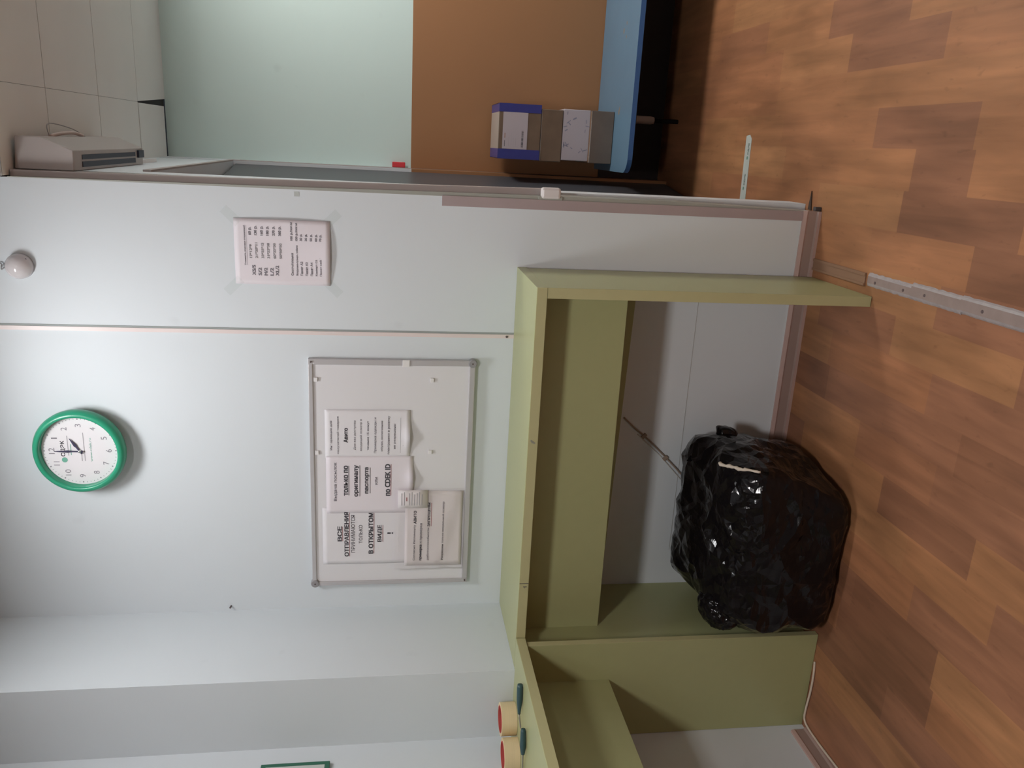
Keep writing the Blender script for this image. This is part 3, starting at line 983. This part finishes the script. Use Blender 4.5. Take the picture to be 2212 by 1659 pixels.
tube(bm, smooth_path([(-0.09, -0.43, 0.004), (-0.135, -0.437, 0.004), (-0.20, -0.437, 0.004), (-0.265, -0.430, 0.004), (-0.313, -0.432, 0.004), (-0.326, -0.47, 0.004), (-0.326, -0.56, 0.004),
                      (-0.322, -0.63, 0.004), (-0.317, -0.75, 0.004), (-0.315, -1.1, 0.004), (-0.315, -2.6, 0.004)], 6), 0.0038, 8)
tag(obj('floor_cable', bm, M['cable'], smooth=True), 'thin cream cable lying on the floor along the left skirting', 'cable')

# ------------------------------------------------------------------ things on the left counter
def tape_roll(cx, cy, label):
    t = thing('tape_roll', (cx, cy, H), label, 'tape roll', 'rolls of masking tape on the left counter')
    R, r, h = 0.0500, 0.0385, 0.048
    bm = bmesh.new()
    lathe(bm, [(R, 0.0005), (R, h), (r + 0.002, h), (r + 0.002, 0.0005)], 56, 'Z', (cx, cy, H), closed=True)
    obj('tape', bm, M['tape_paper'], t, bevel=0.0005)
    bm = bmesh.new()
    lathe(bm, [(r + 0.002, 0.001), (r + 0.002, h + 0.001), (r, h + 0.001), (r, 0.001)], 48, 'Z', (cx, cy, H), closed=True)
    obj('core', bm, M['tape_red'], t)
tape_roll(-0.232, -0.452, 'cream tape roll with red core nearer the dark handle, right one of the two')
tape_roll(-0.2935, -0.538, 'cream tape roll with red core against the left wall, left one of the two')

def screwdriver(a, b, c, label, bulge):
    a, b, c = Vector(a), Vector(b), Vector(c)
    t = thing('screwdriver', a, label, 'screwdriver', 'dark handled tools on the left counter')
    bm = bmesh.new()
    n = 10
    pts = [a.lerp(b, i / n) for i in range(n + 1)]
    rs = [bulge(i / n) for i in range(n + 1)]
    tube(bm, pts, rs, 14)
    obj('handle', bm, M['teal'], t, smooth=True)
    bm = bmesh.new()
    tube(bm, [b, b.lerp(c, 0.3), b.lerp(c, 0.9), c], [0.0028, 0.0024, 0.0024, 0.0014], 8)
    obj('shaft', bm, M['steel'], t, smooth=True)
z_ = H + 0.0095
screwdriver((-0.036, -0.545, z_), (-0.128, -0.560, z_), (-0.172, -0.570, H + 0.004), 'dark teal handled screwdriver lying in front of the right tape roll',
            lambda s: 0.0075 if s < 0.05 else (0.0090 if s < 0.55 else 0.0090 - 0.011 * (s - 0.55)))
screwdriver((-0.117, -0.637, z_), (-0.190, -0.655, z_), (-0.262, -0.640, H + 0.004), 'dark teal handled screwdriver lying in front of the left tape roll',
            lambda s: 0.0062 if s < 0.05 else (0.0078 + 0.002 * s if s < 0.7 else 0.0090 - 0.012 * (s - 0.7)))
# edge of a green frame on the left wall
def green_board():
    t = thing('green_frame_board', (XC, -0.6, 1.67), 'dark green framed board on the left wall, only its edge showing at the picture border', 'board')
    box('frame', XC + 0.0005, XC + 0.012, -0.95, -0.470, 1.567, 1.770, M['board_green'], t, 0.002)
    box('panel', XC + 0.012, XC + 0.0125, -0.935, -0.485, 1.582, 1.755, mat('pale_board_panel', (0.6, 0.65, 0.62), 0.4), t)
green_board()

# ------------------------------------------------------------------ bin bag
def bag():
    t = thing('garbage_bag', (0.31, -0.27, 0), 'bulky glossy black bin bag on the floor under the long olive counter', 'bag')
    bm = bmesh.new()
    bmesh.ops.create_cube(bm, size=2.0)
    bmesh.ops.subdivide_edges(bm, edges=bm.edges[:], cuts=70, use_grid_fill=True)
    hx, hy, hz = 0.279, 0.208, 0.181
    def ridge(v, w=1.0):
        # sharp crease lines between flat facets
        d = noise.voronoi(v)[0]
        return min(1.0, (d[1] - d[0]) * w)
    for v in bm.verts:
        q = v.co.copy()
        n = q.normalized()
        s = 7.0
        k = (abs(q.x) ** s + abs(q.y) ** s + abs(q.z) ** s) ** (-1 / s)
        q = q * k
        zz = (q.z + 1) / 2
        X = q.x * hx
        Y = q.y * hy
        Z = q.z * hz + hz
        if Y < 0:
            # the front swells below its top edge
            Y *= 1.0 + 0.16 * math.sin(min(1, (1 - zz) * 1.25) * PI * 0.5) - 0.03
        Z += 0.042 * (Y / hy) * zz
        Z += 0.022 * zz
        if q.x < -0.70:
            Z -= 0.055 * ((-q.x - 0.70) / 0.30) ** 1.6 * zz
            X += 0.030 * ((-q.x - 0.70) / 0.30) ** 2 * (1 - zz)
        if q.x > 0.5:
            tt = (q.x - 0.5) / 0.5
            X -= 0.100 * tt * (1 - zz) ** 1.5 * (0.4 + 0.6 * max(0, -q.y))
            X += 0.010 * tt * zz
        P = Vector((X + 0.313, Y - 0.260, Z))
        warp = Vector((noise.noise(P * 6), noise.noise(P * 6 + Vector((5, 1, 2))), noise.noise(P * 6 + Vector((9, 4, 7)))))
        W1 = P + warp * 0.035
        big = noise.noise(Vector((P.x * 4.2, P.y * 5, P.z * 5))) * 0.022
        c1 = ridge(Vector((W1.x * 6 + W1.z * 2.0, W1.y * 7, W1.z * 8 - W1.x * 3)), 2.2)
        c2 = ridge(Vector((W1.x * 15 - W1.z * 6, W1.y * 15, W1.z * 19 + W1.x * 9)), 1.8)
        c3 = ridge(Vector((W1.x * 38, W1.y * 34, W1.z * 30 - W1.x * 12)), 1.5)
        edge = math.exp(-((q.z - 0.90) / 0.16) ** 2) * math.exp(-((q.y + 0.90) / 0.35) ** 2)
        dsp = big + 0.012 - 0.012 * c1 - (0.0040 + 0.005 * edge) * c2 - 0.004 * edge * c3
        # pleats pulled across the top
        if q.z > 0.6:
            dsp += 0.0020 * math.sin(P.x * 70 + P.y * 55 + 6 * noise.noise(P * 7)) * min(1, (q.z - 0.6) / 0.2)
        foot = min(1, max(0, P.z / 0.05))
        P += n * dsp * (0.35 + 0.65 * foot)
        P.y = min(P.y, -0.024)
        P.x = max(P.x, -0.030)
        P.z = max(P.z, 0.001)
        v.co = P
    bmesh.ops.recalc_face_normals(bm, faces=bm.faces[:])
    bb = obj('bag_body', bm, M['bag'], t)
    dm = bb.modifiers.new('crumple', 'DECIMATE')
    dm.ratio = 0.075
    # gathered ear at the right shoulder
    bm = bmesh.new()
    path = smooth_path([(0.505, -0.16, 0.320), (0.560, -0.15, 0.295), (0.604, -0.145, 0.283), (0.628, -0.14, 0.290)], 6)
    n = len(path)
    rings = []
    for i, p in enumerate(path):
        s = i / (n - 1)
        rad = 0.060 * (1 - s) + 0.016 + 0.006 * math.sin(s * 9)
        ring = []
        for k in range(20):
            a = 2 * PI * k / 20
            rr = rad * (1 + 0.22 * math.sin(5 * a + s * 3) + 0.10 * math.sin(9 * a))
            ring.append(bm.verts.new((p.x + 0.1 * rr * math.sin(a), p.y + rr * math.cos(a) * 0.7, p.z + rr * math.sin(a))))
        rings.append(ring)
    for A, B in zip(rings, rings[1:]):
        for k in range(20):
            bm.faces.new((A[k], A[(k + 1) % 20], B[(k + 1) % 20], B[k]))
    bm.faces.new(rings[0]); bm.faces.new(rings[-1])
    bmesh.ops.recalc_face_normals(bm, faces=bm.faces[:])
    obj('gathered_neck', bm, M['bag'], t, smooth=True)
    # curled corner at the left shoulder
    bm = bmesh.new()
    bmesh.ops.create_icosphere(bm, subdivisions=5, radius=1.0)
    for v in bm.verts:
        c = v.co
        q = 1 + 0.10 * (1 - abs(noise.noise(c * 2.2)) * 2) + 0.07 * (1 - abs(noise.noise(c * 5)) * 2)
        v.co = Vector((0.078 + c.x * 0.062 * q, -0.345 + c.y * 0.080 * q, 0.322 + c.z * 0.060 * q))
    obj('folded_corner', bm, M['bag'], t, smooth=True)
    # drawstring
    bm = bmesh.new()
    from mathutils.bvhtree import BVHTree
    tree = BVHTree.FromPolygons([v.co for v in bb.data.vertices], [p.vertices for p in bb.data.polygons])
    path = []
    for p in smooth_path([(0.582, -0.33, 0.395), (0.592, -0.37, 0.385), (0.601, -0.405, 0.362), (0.598, -0.43, 0.330), (0.594, -0.445, 0.302)], 5):
        hit_, nrm_, _, _ = tree.find_nearest(p)
        path.append(hit_ + nrm_ * 0.006)
    tube(bm, path, [0.0035 + 0.0030 * abs(math.sin(i * 0.8)) * (1 if i < 14 else 0.3) for i in range(len(path))], 8)
    obj('drawstring', bm, M['string'], t, smooth=True)
bag()

# ------------------------------------------------------------------ threshold strip across the floor
def floor_strip():
    t = thing('floor_strip', (1.165, -0.5, 0), 'narrow taped strip running over the floor from the wall toward the viewer', 'floor strip')
    bm = bmesh.new()
    bx(bm, 1.142, 1.181, -0.330, -0.019, 0.0005, 0.004)
    bx(bm, 1.1435, 1.150, -0.330, -0.019, 0.004, 0.0065)
    bx(bm, 1.172, 1.180, -0.330, -0.019, 0.004, 0.0065)
    obj('moulding', bm, M['strip_wood'], t)
    def strip(x0, x1, y0, y1, z, parent_name):
        bm = bmesh.new()
        n = 46
        rows = []
        for i in range(n + 1):
            y = y0 + (y1 - y0) * i / n
            j = 0.0022 * noise.noise(Vector((y * 60, 3.1, 0)))
            j2 = 0.0022 * noise.noise(Vector((y * 60, 9.1, 0)))
            zz = [0.0006, z * 0.6, z, z, z * 0.6, 0.0006]
            xs = [x0 + j, x0 + 0.004 + j, x0 + 0.010, x1 - 0.010, x1 - 0.004 + j2, x1 + j2]
            rows.append([bm.verts.new((a, y, b)) for a, b in zip(xs, zz)])
        for A, B in zip(rows, rows[1:]):
            for k in range(5):
                f = bm.faces.new((A[k], A[k + 1], B[k + 1], B[k]))
                f.material_index = 1 if k in (0, 1, 3, 4) and k in (0, 4) or k in (1, 3) else 0
        bmesh.ops.recalc_face_normals(bm, faces=bm.faces[:])
        o = obj(parent_name, bm, [M['strip_film'], M['strip_edge']], t)
        return o
    def shift(y):  # strip drifts slightly to the right toward the viewer
        return -0.004 + 0.0
    a = strip(1.145, 1.185, -0.345, -0.560, 0.0050, 'film_length')
    b = strip(1.145, 1.191, -0.555, -0.760, 0.0062, 'film_length')
    c = strip(1.147, 1.193, -0.755, -1.60, 0.0070, 'film_length')
    for x, y, z, p in ((1.160, -0.385, 0.0052, a), (1.163, -0.520, 0.0052, a), (1.166, -0.615, 0.0064, b), (1.168, -0.835, 0.0072, c), (1.168, -1.10, 0.0072, c)):
        bm = bmesh.new()
        lathe(bm, [(0.0045, 0.0), (0.0040, 0.0012), (0.001, 0.0014)], 14, 'Z', (x, y, z - 0.0004))
        obj('screw', bm, M['screw'], p)
floor_strip()
# printed tape on the floor
def floor_tape():
    t = thing('floor_tape', (1.45, 0.63, 0), 'pale strip of packing tape with green print stuck on the floor by the doorway', 'tape')
    bm = bmesh.new()
    P = [(1.22, 0.585), (1.563, 0.603), (1.578, 0.622), (1.574, 0.655), (1.22, 0.638)]
    lo = [bm.verts.new((a, b, 0.0004)) for a, b in P]
    hi = [bm.verts.new((a, b, 0.0012)) for a, b in P]
    bm.faces.new(hi)
    bm.faces.new(lo[::-1])
    for i in range(5):
        bm.faces.new((lo[i], lo[(i + 1) % 5], hi[(i + 1) % 5], hi[i]))
    obj('tape_band', bm, M['floor_tape'], t)
    bm = bmesh.new()
    x = 1.555
    # repeated firm name with a round mark, reading along the tape
    for k in range(3):
        xs = 1.565 - k * 0.118
        lathe(bm, [(0.007, 0), (0.007, 0.0002)], 16, 'Z', (xs - 0.075, 0.622, 0.0013))
        put_text(bm, 'СДЭК', xs - 0.062, xs - 0.018, 0.612, 0.626, lambda u, v: (u, v, 0.0015), 0, 0.03)
    obj('printed_text', bm, M['floor_tape_green'], t)
floor_tape()
# dark sliver added for a gap in the laminate, and stopper at the partition foot
bm = bmesh.new()
f = [(1.332, 0.052), (1.395, 0.066), (1.334, 0.074)]
lo = [bm.verts.new((a, b, 0.0006)) for a, b in f]; hi = [bm.verts.new((a, b, 0.004)) for a, b in f]
bm.faces.new(lo[::-1]); bm.faces.new(hi)
for i in range(3): bm.faces.new((lo[i], lo[(i + 1) % 3], hi[(i + 1) % 3], hi[i]))
bmesh.ops.recalc_face_normals(bm, faces=bm.faces[:])
tag(obj('laminate_gap', bm, M['floor_gap']), 'dark pointed sliver standing in for a gap in the laminate at the partition foot', 'floor_gap')
tag(box('floor_stopper', 1.334, 1.347, -0.012, 0.006, 0.0005, 0.022, M['brush'], bevel=0.002), 'tiny dark stopper on the floor at the skirting end', 'stopper')
# latch at the foot of the post
def latch():
    t = thing('door_latch', (1.352, 0.0, 0.90), 'small off-white plastic latch on the partition end, halfway up', 'latch')
    box('latch_body', 1.334, 1.369, -0.010, 0.018, 0.874, 0.936, M['white_plastic'], t, 0.008)
    box('latch_plate', 1.331, 1.342, -0.004, 0.016, 0.866, 0.944, M['cream'], t, 0.002)
latch()

# ------------------------------------------------------------------ far room: bench, cartons, heater
def bench():
    t = thing('bench', (1.9, 1.43, 0), 'low blue painted bench against the tan wall in the far room', 'bench')
    x0, x1, y0, y1, z0, z1 = 1.395, 3.2, 1.115, 1.740, 0.328, 0.350
    r = 0.07
    out = [(x1, y0), (x1, y1), (x0, y1)]
    arc = [(x0 + r - r * math.cos(a), y0 + r - r * math.sin(a)) for a in [i / 10 * PI / 2 for i in range(11)]]
    out = out + arc
    bm = bmesh.new()
    lo = [bm.verts.new((a, b, z0)) for a, b in out]; hi = [bm.verts.new((a, b, z1)) for a, b in out]
    bm.faces.new(hi); bm.faces.new(lo[::-1])
    n = len(out)
    for i in range(n):
        f = bm.faces.new((lo[i], lo[(i + 1) % n], hi[(i + 1) % n], hi[i])); f.material_index = 1
    bmesh.ops.recalc_face_normals(bm, faces=bm.faces[:])
    s = obj('seat', bm, [M['bench'], M['bench_edge']], t)
    for x, y, r_ in ((1.665, 1.33, 0.010), (1.680, 1.322, 0.008), (2.02, 1.36, 0.010), (2.05, 1.32, 0.007), (1.99, 1.31, 0.006)):
        bm = bmesh.new()
        q = bmesh.ops.create_circle(bm, cap_ends=True, segments=9, radius=r_)
        for v in q['verts']:
            v.co = Vector((x + v.co.x * 1.3, y + v.co.y * 0.9, z1 + 0.0004))
        obj('worn_patch', bm, M['chip'], s)
    for x in (1.643, 3.0):
        for y in (1.50,):
            bm = bmesh.new()
            lathe(bm, [(0.016, 0.125), (0.019, 0.14), (0.020, z0 - 0.001)], 20, 'Z', (x, y, 0))
            lathe(bm, [(0.010, 0.001), (0.010, 0.125)], 16, 'Z', (x, y, 0), 1)
            obj('leg', bm, [M['bench_leg'], M['foot']], t, smooth=False)
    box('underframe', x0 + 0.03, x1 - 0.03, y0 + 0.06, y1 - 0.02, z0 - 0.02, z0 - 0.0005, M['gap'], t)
bench()
struct('wall_far_dark_panel', SX + 0.004, XR, YF - 0.012, YF - 0.001, 0, 0.325, mat('blackish_panel', (0.030, 0.020, 0.019), 0.8))  # thin blackish panel over the far wall below the bench seat
def cartons():
    g = 'parcels stacked on the blue bench'
    yf = 1.400
    # lowest
    t = thing('parcel_box', (1.55, 1.55, 0.35), 'lowest parcel of the stack, grey-brown and tape wrapped, on the blue bench', 'box', g)
    box('carton', 1.427, 1.668, yf, 1.70, 0.351, 0.463, M['carton2'], t, 0.003)
    box('top_flap', 1.430, 1.664, yf + 0.002, 1.69, 0.463, 0.466, mat('tan_flap', (0.45, 0.28, 0.18), 0.5), t)
    # white
    t = thing('parcel_box', (1.55, 1.55, 0.466), 'white printed parcel, second from the bottom of the stack', 'box', g)
    box('carton', 1.434, 1.668, yf + 0.004, 1.72, 0.4665, 0.598, M['box_white'], t, 0.003)
    bm = bmesh.new()
    rr = random.Random(3)
    for k in range(26):
        cx, cz = rr.uniform(1.455, 1.655), rr.choice([rr.uniform(0.475, 0.50), rr.uniform(0.565, 0.59), rr.uniform(0.48, 0.59)])
        if 0.49 < cz < 0.56 and 1.50 < cx < 1.62: continue
        a = rr.uniform(0, PI)
        l, w2 = rr.uniform(0.005, 0.012), rr.uniform(0.0012, 0.003)
        c, s = math.cos(a), math.sin(a)
        bm.faces.new([bm.verts.new((cx + p * c - q * s, yf + 0.0035, cz + p * s + q * c)) for p, q in ((-l, -w2), (l, -w2), (l, w2), (-l, w2))])
    obj('printed_marks', bm, mat('blue_grey_print', (0.26, 0.26, 0.33), 0.5), t)
    # third
    t = thing('parcel_box', (1.55, 1.55, 0.60), 'dull brown plastic wrapped parcel, third from the bottom of the stack', 'box', g)
    box('carton', 1.424, 1.662, yf + 0.002, 1.71, 0.5985, 0.704, M['carton'], t, 0.004)
    # top
    t = thing('parcel_box', (1.55, 1.55, 0.705), 'topmost parcel of the stack, with blue tape down both sides and a white label', 'box', g)
    x0, x1, z0, z1, y0, y1 = 1.430, 1.676, 0.7045, 0.905, yf, 1.705
    box('carton', x0, x1, y0, y1, z0, z1, M['carton'], t, 0.003)
    for a, b in ((x0 - 0.002, x0 + 0.043), (x1 - 0.036, x1 + 0.002)):
        bm = bmesh.new()
        bx(bm, a, b, y0 - 0.0015, y0, z0 + 0.001, z1 + 0.0015)
        bx(bm, a, b, y0, y1, z1, z1 + 0.0015)
        if a < x0:
            bx(bm, a, x0, y0, y1, z0 + 0.001, z1 + 0.0015)
        else:
            bx(bm, x1, b, y0, y1, z0 + 0.001, z1 + 0.0015)
        obj('blue_tape_band', bm, M['blue_tape'], t)
    box('top_film', x0 + 0.043, x1 - 0.036, y0 + 0.001, y1 - 0.001, z1, z1 + 0.001, mat('whitish_top', (0.45, 0.40, 0.36), 0.3), t)
    lb = box('shipping_label', 1.474, 1.641, y0 - 0.0012, y0 - 0.0002, 0.768, 0.886, M['box_white'], t)
    bm = bmesh.new()
    fy = lambda u, v: (u, y0 - 0.0015, v)
    xx = 1.484
    rr = random.Random(5)
    while xx < 1.556:
        ww = rr.choice((0.001, 0.002, 0.003))
        put_rect(bm, xx, xx + ww, 0.786, 0.796, fy, 0)
        xx += ww + rr.choice((0.001, 0.002))
    put_rect(bm, 1.484, 1.512, 0.874, 0.8765, fy, 0)
    put_rect(bm, 1.523, 1.545, 0.873, 0.8765, fy, 1)
    for k in range(4):
        put_rect(bm, 1.486, 1.486 + rr.uniform(0.03, 0.06), 0.855 - k * 0.011, 0.8562 - k * 0.011, fy, 2)
    obj('label_print', bm, [M['ink'], mat('brown_print', (0.35, 0.18, 0.12), 0.5), M['ink_faint']], lb)
cartons()
def heater():
    t = thing('air_curtain', (SX + 0.05, 0.4, 2.40), 'white warm-air curtain mounted on the side wall above the doorway', 'heater')
    y0, y1 = 0.050, 0.735
    prof = [(SX + 0.001, 2.318), (1.409, 2.316), (1.443, 2.400), (1.443, 2.470), (SX + 0.001, 2.478)]
    bm = bmesh.new()
    A = [bm.verts.new((x, y0, z)) for x, z in prof]; B = [bm.verts.new((x, y1, z)) for x, z in prof]
    for i in range(5):
        bm.faces.new((A[i], A[(i + 1) % 5], B[(i + 1) % 5], B[i]))
    bm.faces.new(A[::-1]); bm.faces.new(B)
    bmesh.ops.recalc_face_normals(bm, faces=bm.faces[:])
    h = obj('housing', bm, M['heater'], t, bevel=0.002)
    for a, b in ((1.382, 1.396), (1.360, 1.376)):
        box('air_slot', a, b, 0.12, 0.64, 2.3150, 2.3185, M['vent'], t)
    box('switch_block', 1.376, 1.402, 0.665, 0.728, 2.310, 2.3185, M['vent'], t)
    bm = bmesh.new()
    tube(bm, smooth_path([(1.443, 0.22, 2.440), (1.475, 0.25, 2.455), (1.480, 0.35, 2.470), (1.465, 0.48, 2.462), (1.443, 0.52, 2.44)], 6), 0.0016, 6)
    obj('cable_loop', bm, M['wire'], t, smooth=True)
    bm = bmesh.new()
    tube(bm, smooth_path([(1.443, 0.20, 2.43), (1.452, 0.26, 2.42), (1.455, 0.36, 2.42), (1.446, 0.44, 2.42)], 6), 0.006, 8)
    obj('cable_bundle', bm, mat('pinkish_bundle', (0.55, 0.44, 0.40), 0.5), t, smooth=True)
heater()
tag(box('cable_duct', SX + 0.0005, SX + 0.014, 0.76, 1.02, 2.345, 2.358, M['white_plastic']), 'short pale cable duct on the side wall next to the air curtain', 'cable duct')
def call_point():
    t = thing('fire_call_point', (SX + 0.02, 1.715, 1.365), 'small red alarm box beside the doorway where the wall turns tan', 'alarm box')
    box('case', SX + 0.0035, SX + 0.030, 1.690, 1.735, 1.335, 1.400, M['red'], t, 0.003)
    box('push_plate', SX + 0.030, SX + 0.032, 1.70, 1.725, 1.350, 1.385, M['white_plastic'], t)
call_point()

# ------------------------------------------------------------------ lamps
for k, (x, y, z, hx, hy, s, c) in LAMPS.items():
    lab = {'over_camera': 'square ceiling lamp above the middle of the near room', 'near_wall': 'small square ceiling lamp close to the clock wall', 'far_room': 'square ceiling lamp in the far room'}[k]
    top = ZC if k == 'far_room' else ZN
    t = thing('ceiling_light', (x, y, top), lab, 'lamp', 'ceiling lamps')
    bm = bmesh.new()
    bx(bm, x - hx - 0.02, x + hx + 0.02, y - hy - 0.02, y + hy + 0.02, z + 0.001, top - 0.0005)
    obj('lamp_frame', bm, M['white_plastic'], t)
    bm = bmesh.new()
    bx(bm, x - hx, x + hx, y - hy, y + hy, z - 0.004, z + 0.0005)
    obj('diffuser', bm, emit_mat('lamp_glow_' + k, c, s), t)
